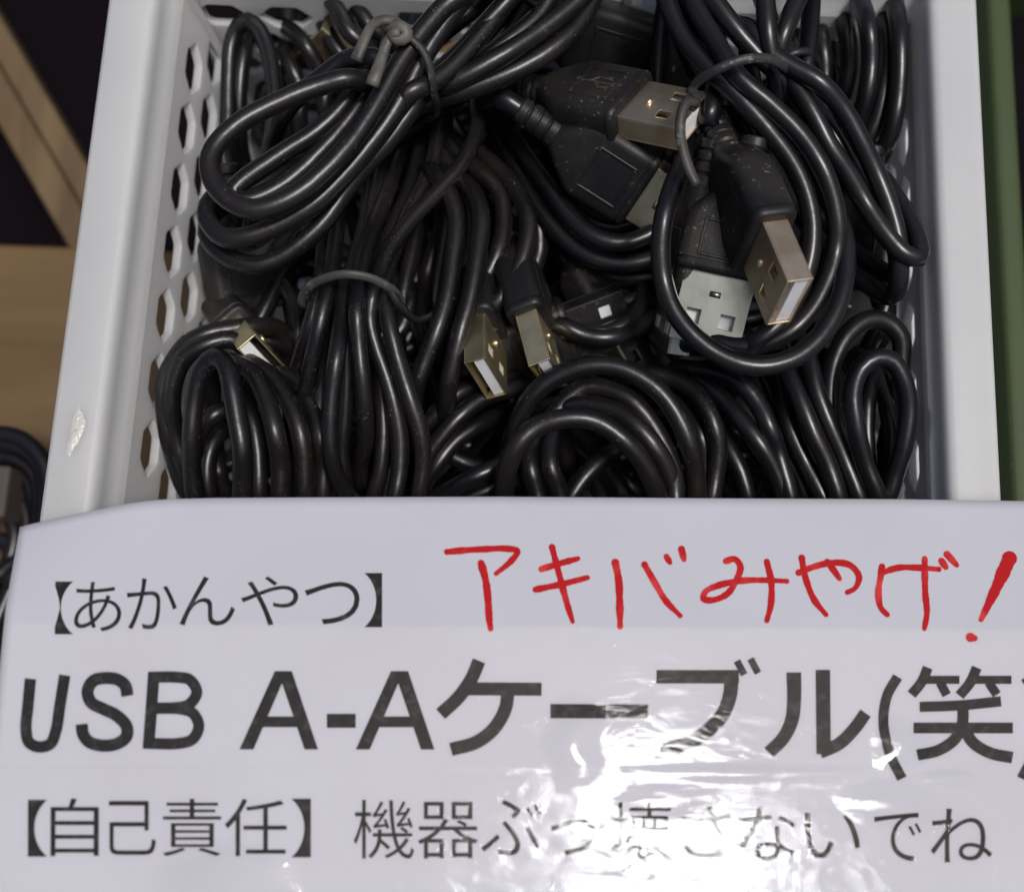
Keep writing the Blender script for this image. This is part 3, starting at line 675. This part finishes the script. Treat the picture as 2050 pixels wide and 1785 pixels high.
tube(mb, catmull(PP, 1.5), 2.0, 12); mb.build('cord', M['cord'], Q, True)
bq = U(36, 998, -70); q = MB(); q.box((bq.x - 3, bq.y - 6, -RIM + .2), (bq.x + 3, bq.y + 6, -58)); o = bevel(q.build('card_tag', mat('grey_brown_block', (.09, .07, .06), .7)), .8)
o.name = 'wooden_block'; tag(o, 'small grey brown block under the outside cable coil at far left', 'block')

# ------------------------------------------------------------------ sign
# outline read off the photograph, laid on the sign's own tipped plane
def SG(x, y, lift=0.0):
    r = RC @ Vector(((x - 1025) / F, -(y - 892.5) / F, -1)); c = Vector((0, 0, HGT))
    n = SIGN_UP; p0 = Vector((0, 27, 8.0)); t = (p0 - c).dot(n) / r.dot(n); p = c + r * t
    return p + n * (lift + wav(p))
def wav(p):       # the paper is not perfectly flat
    d = max(0, -60 - p.x); e = max(0, p.y - 5)
    return .25 * math.sin(p.x * .05 + 1) * math.cos(p.y * .06) - .010 * d * d * min(1, e / 22) - .12 * max(0, -p.y-30)**1.2*.02
sg_root = empty('paper_sign', SG(1025, 1400), label='white paper price sign with Japanese lettering taped over the basket front', cat='sign')
top = [(28,1050),(45,1046),(120,1032),(200,1018),(265,1006),(330,999),(430,996.5),(600,995.5),(1000,994),(1400,997),(1800,999),(2060,1003),(2260,1006)]
left = [(28,1050),(21,1120),(14,1190),(6,1265),(-1,1335),(-14,1480),(-28,1640),(-45,1830),(-58,1990)]
def lerp_poly(P, key, k):
    for a, b in zip(P, P[1:]):
        if a[key] <= k <= b[key]:
            t = (k - a[key]) / (b[key] - a[key] or 1); return a[1 - key] + (b[1 - key] - a[1 - key]) * t
    return P[-1][1 - key] if k > P[-1][key] else P[0][1 - key]
def sheet(mb, nx, ny, fx, lift, thick=None):
    v = []; f = []
    for j in range(ny + 1):
        for i in range(nx + 1):
            q = fx(i / nx, j / ny); v.append(SG(*q, lift(*q) if callable(lift) else lift))
    for j in range(ny):
        for i in range(nx): a = j*(nx+1) + i; f.append((a, a + nx + 1, a + nx + 2, a + 1))
    if thick:
        n0 = len(v); v += [p - SIGN_UP * thick for p in v]
        f += [tuple(reversed([q + n0 for q in t])) for t in f[:]]
        e = [i for i in range(nx + 1)]; 
        for i in range(nx): f.append((i, i + 1, i + 1 + n0, i + n0)); b0 = ny*(nx+1) + i; f.append((b0 + 1, b0, b0 + n0, b0 + 1 + n0))
        for j in range(ny): a = j*(nx+1); b = a + nx + 1; f.append((b, a, a + n0, b + n0)); a += nx; b += nx; f.append((a, b, b + n0, a + n0))
    return mb.add(v, f)
def paper_map(u, v):
    yb = 1960; 
    xl = lerp_poly(left, 1, 1050 + v * (1960 - 1050)); x = xl + (2240 - xl) * u
    yt = lerp_poly(top, 0, max(28, x)) if x > 28 else 1050
    return (x, yt + (yb - yt) * v)
pm = MB(); sheet(pm, 120, 50, paper_map, 0, .14); paper = pm.build('paper', M['paper'], sg_root, True)

def flat_obj(name, polys_v, faces, m, lift, thick=0.0):
    v = [SG(x, y, lift) for x, y in polys_v]
    return mesh_obj(name, v, faces, M[m], sg_root, False)
_chars = {}
def glyph(ch, offset):
    key = (ch, offset)
    if key not in _chars:
        c = bpy.data.curves.new('g', 'FONT'); c.body = ch; c.offset = offset; c.resolution_u = 6
        o = bpy.data.objects.new('g', c); COL.objects.link(o)
        dg = bpy.context.evaluated_depsgraph_get(); dg.update()
        me = bpy.data.meshes.new_from_object(o.evaluated_get(dg))
        _chars[key] = ([(p.co.x, p.co.y) for p in me.vertices], [tuple(p.vertices) for p in me.polygons])
        bpy.data.objects.remove(o); bpy.data.curves.remove(c); bpy.data.meshes.remove(me)
    return _chars[key]
def put(ch, x0, y0, x1, y1, offset=0.0, skew=0.0):
    """one printed character fitted into its measured box; skew leans its top to the right (px)"""
    V, Fc = glyph(ch, offset)
    ax, bx = min(p[0] for p in V), max(p[0] for p in V); ay, by = min(p[1] for p in V), max(p[1] for p in V)
    w_ = (x1 - x0) - abs(skew); pts = []
    for x, y in V:
        u = (x - ax) / (bx - ax); t = (y - ay) / (by - ay)
        pts.append((x0 + (0 if skew > 0 else -skew) + u * w_ + skew * t, y1 - t * (y1 - y0)))
    flat_obj('printed_character', pts, Fc, 'ink', .035)
THIN = -.004; BOLD = .034
for ch, *b in (('【',109,1163,145,1269),('あ',147.5,1164,242,1263),('か',253.5,1157,353.5,1259),('ん',358.6,1153,470,1251.5),('や',481.6,1153,597,1251.5),('つ',609.6,1164,720,1249),('】',730,1146.5,765,1255)):
    put(ch, *b, offset=THIN if ch not in '【】' else 0)
_l2 = [0]
def bar(pts, w_, sc, ox, oy, curve=True, w2=None):
    """printed stroke of constant width with square ends; pts in enlarged-survey units"""
    P = [Vector((x / sc + ox, y / sc + oy, 0)) for x, y in pts]; P = catmull(P, 3) if curve and len(P) > 2 else P
    n = len(P); h0 = w_ / sc / 2; h1 = (w2 or w_) / sc / 2; v = []
    for i, p in enumerate(P):
        t = (P[min(n-1, i+1)] - P[max(0, i-1)]).normalized(); nn = Vector((-t.y, t.x, 0)) * (h0 + (h1 - h0) * i / (n - 1)); v += [((p + nn).x, (p + nn).y), ((p - nn).x, (p - nn).y)]
    _l2[0] += 1
    return v, [(2*i, 2*i+1, 2*i+3, 2*i+2) for i in range(n - 1)]
def printed(parts):
    vs, fs = [], []
    for j, (v, f) in enumerate(parts):
        n0 = len(vs); vs += [SG(x, y, .03 + j * .006) for x, y in v]; fs += [tuple(k + n0 for k in q) for q in f]
    return mesh_obj('printed_character', vs, fs, M['ink'], sg_root, False)
def poly(pts, sc, ox, oy): return [(x / sc + ox, y / sc + oy) for x, y in pts], [tuple(range(len(pts)))]
K1 = (1.952, 0, 980); K2 = (1.952, 1000, 980)
printed([bar([(118,738),(108,850),(101,930),(112,985),(150,1004),(196,992),(218,940),(232,850),(252,724)], 45, *K1)])
printed([bar([(497,805),(488,765),(460,742),(412,735),(365,745),(341,785),(355,830),(405,857),(455,882),(494,925),(492,965),(455,992),(400,999),(348,985),(324,955),(318,915)], 48, *K1)])
printed([bar([(600,712),(590,860),(579,1012)], 46, *K1, curve=False), bar([(580,732),(690,732),(740,742),(768,790),(738,838),(690,850),(578,852)], 44, *K1), bar([(578,854),(705,856),(752,872),(776,922),(752,974),(700,990),(562,990)], 44, *K1)])
for dx in (0, 455):
    printed([poly([(x + dx, y) for x, y in ((935,1014),(1073,708),(1122,708),(990,1014))], *K1), poly([(x + dx, y) for x, y in ((1085,708),(1140,708),(1243,1014),(1190,1014))], *K1), bar([(1012 + dx,906),(1166 + dx,906)], 42, *K1, curve=False)])
printed([bar([(1277,902),(1390,902)], 55, *K1, curve=False)])
printed([bar([(1872,668),(1840,742),(1792,810),(1722,876)], 52, *K1), bar([(1830,777),(2116,779)], 51, *K1, curve=False), bar([(1984,790),(1976,850),(1932,930),(1862,985),(1762,1014)], 52, *K1)])
printed([bar([(198,864),(580,866)], 56, *K2, curve=False)])
printed([bar([(612,730),(935,730)], 53, *K2, curve=False), bar([(905,735),(900,800),(868,882),(800,950),(720,994),(628,1018)], 56, *K2), bar([(927,668),(956,722)], 28, *K2, curve=False), bar([(980,660),(1010,716)], 28, *K2, curve=False)])
printed([bar([(1150,713),(1151,820),(1142,900),(1108,970),(1052,1026)], 58, *K2, w2=50), bar([(1264,703),(1267,1032)], 57, *K2, curve=False), bar([(1252,1026),(1330,990),(1390,930),(1432,872)], 50, *K2)])
printed([bar([(1558,730),(1518,800),(1502,880),(1506,950),(1530,1040),(1574,1128)], 40, *K2)])
printed([bar([(2058,732),(2098,800),(2114,880),(2110,950),(2086,1040),(2042,1128)], 40, *K2)])
printed([bar(q, w_, *K2, curve=len(q) > 2) for q, w_ in (([(1676,694),(1652,750),(1612,800)], 40), ([(1650,742),(1800,742)], 32), ([(1724,752),(1750,802)], 36),
    ([(1868,694),(1842,752),(1800,804)], 40), ([(1842,742),(2003,742)], 32), ([(1914,752),(1946,800)], 36), ([(1644,848),(1800,842),(1962,826)], 40), ([(1620,930),(2008,930)], 42),
    ([(1814,850),(1810,915),(1780,975),(1715,1018),(1634,1036)], 44), ([(1812,915),(1850,985),(1920,1028),(2006,1046)], 46))])
for ch, *b in (('【',56,1600,94,1713.6),('自',101.4,1597,198,1712.6),('己',218,1602.4,312.5,1710),('責',326,1598,443,1712.6),('任',450,1598,574,1712.6),('】',584,1598,622.4,1715),
    ('機',708,1600,829,1717.7),('器',836,1604,958,1717.7),('ぶ',963,1600,1083,1711.5),('っ',1101.4,1638,1192,1710),('壊',1222,1605,1345,1722),('さ',1364.7,1612.6,1463.5,1715),('な',1479,1612.6,1594,1721),('い',1610.5,1626,1722,1717.6),('で',1750,1626,1845,1722.7),('ね',1863,1617.7,1986,1725)):
    put(ch, *b, offset=0 if ch in '【】' else THIN * .75)
# red marker strokes
def stroke(pts, w_=13.5, w2=None, name='marker_stroke', lift=.05):
    P = catmull([Vector((x, y, 0)) for x, y in pts], 4); n = len(P); v = []; f = []; w2 = w2 or w_
    rnd = random.Random(int(pts[0][0] * 7 + pts[0][1]))
    ph = rnd.uniform(0, 6)
    def hw(i): return (w_ + (w2 - w_) * i / (n - 1)) / 2 * (1 - .22 * max(0, (i / (n - 1) - .72) / .28)) * (1 + .07 * math.sin(i * .55 + ph) + rnd.uniform(-.07, .07))
    L_s = []; R_s = []
    for i, p in enumerate(P):
        t = (P[min(n-1, i+1)] - P[max(0, i-1)]).normalized(); nn = Vector((-t.y, t.x, 0)); h = hw(i)
        L_s.append(p + nn * h); R_s.append(p - nn * h)
    v = []
    for a, b in zip(L_s, R_s): v += [(a.x, a.y), (b.x, b.y)]
    f = [(2*i, 2*i+1, 2*i+3, 2*i+2) for i in range(n - 1)]
    for e, s_ in ((0, -1), (n - 1, 1)):
        t = (P[min(n-1, e+1)] - P[max(0, e-1)]).normalized(); nn = Vector((-t.y, t.x, 0)); h = (L_s[e] - R_s[e]).length / 2; arc = []
        for k in range(1, 6):
            a = math.pi * k / 6; q = P[e] + (nn * math.cos(a) + t * s_ * math.sin(a)) * h; arc.append(len(v)); v.append((q.x, q.y))
        f.append(tuple([2*e] + arc + [2*e + 1]))
    flat_obj(name, v, f, 'red', lift)
SK = [
 [(895,1104.5),(935,1101),(973,1099),(1010,1098),(1036,1103),(1024,1122),(993,1148)], [(963,1127),(972,1160),(977,1200),(979,1235),(982,1258)],
 [(1105,1095),(1114,1130),(1123,1164),(1134,1205),(1146,1244)], [(1084,1139),(1118,1128.5),(1157,1118)], [(1072,1180),(1123,1169.5),(1176,1156)],
 [(1231.5,1126),(1238,1160),(1240,1200),(1241,1254)], [(1290,1130),(1312.5,1169.5),(1333,1203),(1361,1232)], [(1334,1114),(1341,1126)], [(1364,1099),(1369,1120)],
 [(1453,1123),(1471,1119),(1482,1134),(1475,1159),(1456,1188),(1426,1201),(1408,1198),(1412,1184),(1440,1171),(1487,1162),(1530,1161),(1575,1163)], [(1535,1124),(1544,1165),(1543,1210),(1535,1242)],
 [(1599,1146),(1630,1134),(1666,1126),(1702,1131),(1720,1154),(1712,1177),(1697,1185)], [(1605,1116),(1612,1154),(1630,1200),(1654,1230)], [(1656,1124),(1670,1142),(1681,1158)],
 [(1766,1134),(1764,1150),(1759,1185),(1764,1216),(1777,1230)], [(1768,1145),(1799,1136),(1840,1136),(1880,1139)], [(1851.5,1118),(1853,1185),(1856.5,1226),(1851.5,1258)], [(1885,1122),(1894,1135)], [(1896,1109),(1916,1131)],
]
for i, s_ in enumerate(SK): stroke(s_, 13 if i not in (1, 5) else 15, lift=.05 + (i % 3) * .006)
stroke([(2021,1118),(1998,1170),(1965,1240)], 31, 13); stroke([(1944,1275),(1952,1277)], 19, 17)

# clear tape over the lettering
def tape_mat(name, seed, rough, amp):
    m = bpy.data.materials.new(name); m.use_nodes = True; t = m.node_tree; t.nodes.clear(); L = t.links.new
    out = t.nodes.new('ShaderNodeOutputMaterial'); mix = t.nodes.new('ShaderNodeMixShader'); tr = t.nodes.new('ShaderNodeBsdfTransparent'); gl = t.nodes.new('ShaderNodeBsdfGlossy'); fr = t.nodes.new('ShaderNodeFresnel')
    tr.inputs[0].default_value = (1, 1, 1, 1); gl.inputs['Roughness'].default_value = rough; fr.inputs['IOR'].default_value = 1.37
    tc = t.nodes.new('ShaderNodeTexCoord')
    def noise(scale, det, sc=(1, 1, 1), dist=0.0, w=seed):
        mp = t.nodes.new('ShaderNodeMapping'); mp.inputs['Scale'].default_value = sc; mp.inputs['Location'].default_value = (w, w * .37, 0); L(tc.outputs['Object'], mp.inputs['Vector'])
        n = t.nodes.new('ShaderNodeTexNoise'); n.inputs['Scale'].default_value = scale; n.inputs['Detail'].default_value = det; n.inputs['Distortion'].default_value = dist
        L(mp.outputs[0], n.inputs['Vector']); return n.outputs[0]
    def bump(h, dist, prev=None, st=1.0):
        b = t.nodes.new('ShaderNodeBump'); b.inputs['Strength'].default_value = st; b.inputs['Distance'].default_value = dist * S; L(h, b.inputs['Height'])
        if prev: L(prev, b.inputs['Normal'])
        return b.outputs[0]
    b1 = bump(noise(45, 2, (1, 1.5, 1), .8), .9 * amp)
    b2 = bump(noise(150, 8, (.8, 1.7, 1), 1.2), amp, b1)
    b3 = bump(noise(1100, 3, (1, 1, 1), .2), .012, b2)
    L(b3, gl.inputs['Normal']); L(b3, fr.inputs['Normal'])
    L(fr.outputs[0], mix.inputs[0]); L(tr.outputs[0], mix.inputs[1]); L(gl.outputs[0], mix.inputs[2]); L(mix.outputs[0], out.inputs[0])
    return m
TM = [tape_mat('clear_packing_tape', .0, .03, .085), tape_mat('clear_packing_tape_lower', .31, .03, .17)]
BUB = [(455,1790,165,120,1.9), (1800,1492,70,66,.62), (1785,1608,115,60,.75), (1150,1490,66,110,.6), (1330,1600,120,45,.25), (1500,1548,330,22,.26), (1900,1560,80,22,.3),
       (560,1410,30,50,.06), (640,1250,60,14,.05), (330,1470,70,30,.08)]
def tape_h(x, y):
    """air bubbles and creases under the tape"""
    h = 0
    for cx, cy, a, b, k in BUB:
        wx = x + 9 * math.sin(y * .06 + cx) ; d = math.hypot((wx - cx) / a, (y - cy) / b)
        if d < 1: h += k * (1 - d * d) ** 2
    return h
mb = MB(); sheet(mb, 420, 60, lambda u, v: (max(lerp_poly(left, 1, 1250 + v * 290) + 1, -60) + u * 2190, 1247 + v * 290 + u * 14), lambda x, y: .12 + tape_h(x, y)); mb.build('tape_strip', TM[0], sg_root, True)
mb = MB(); sheet(mb, 420, 60, lambda u, v: (max(lerp_poly(left, 1, 1530 + v * 300) + 1, -90) + u * 2190, 1531 + v * 290 + u * 10), lambda x, y: .16 + tape_h(x, y)); mb.build('tape_strip', TM[1], sg_root, True)
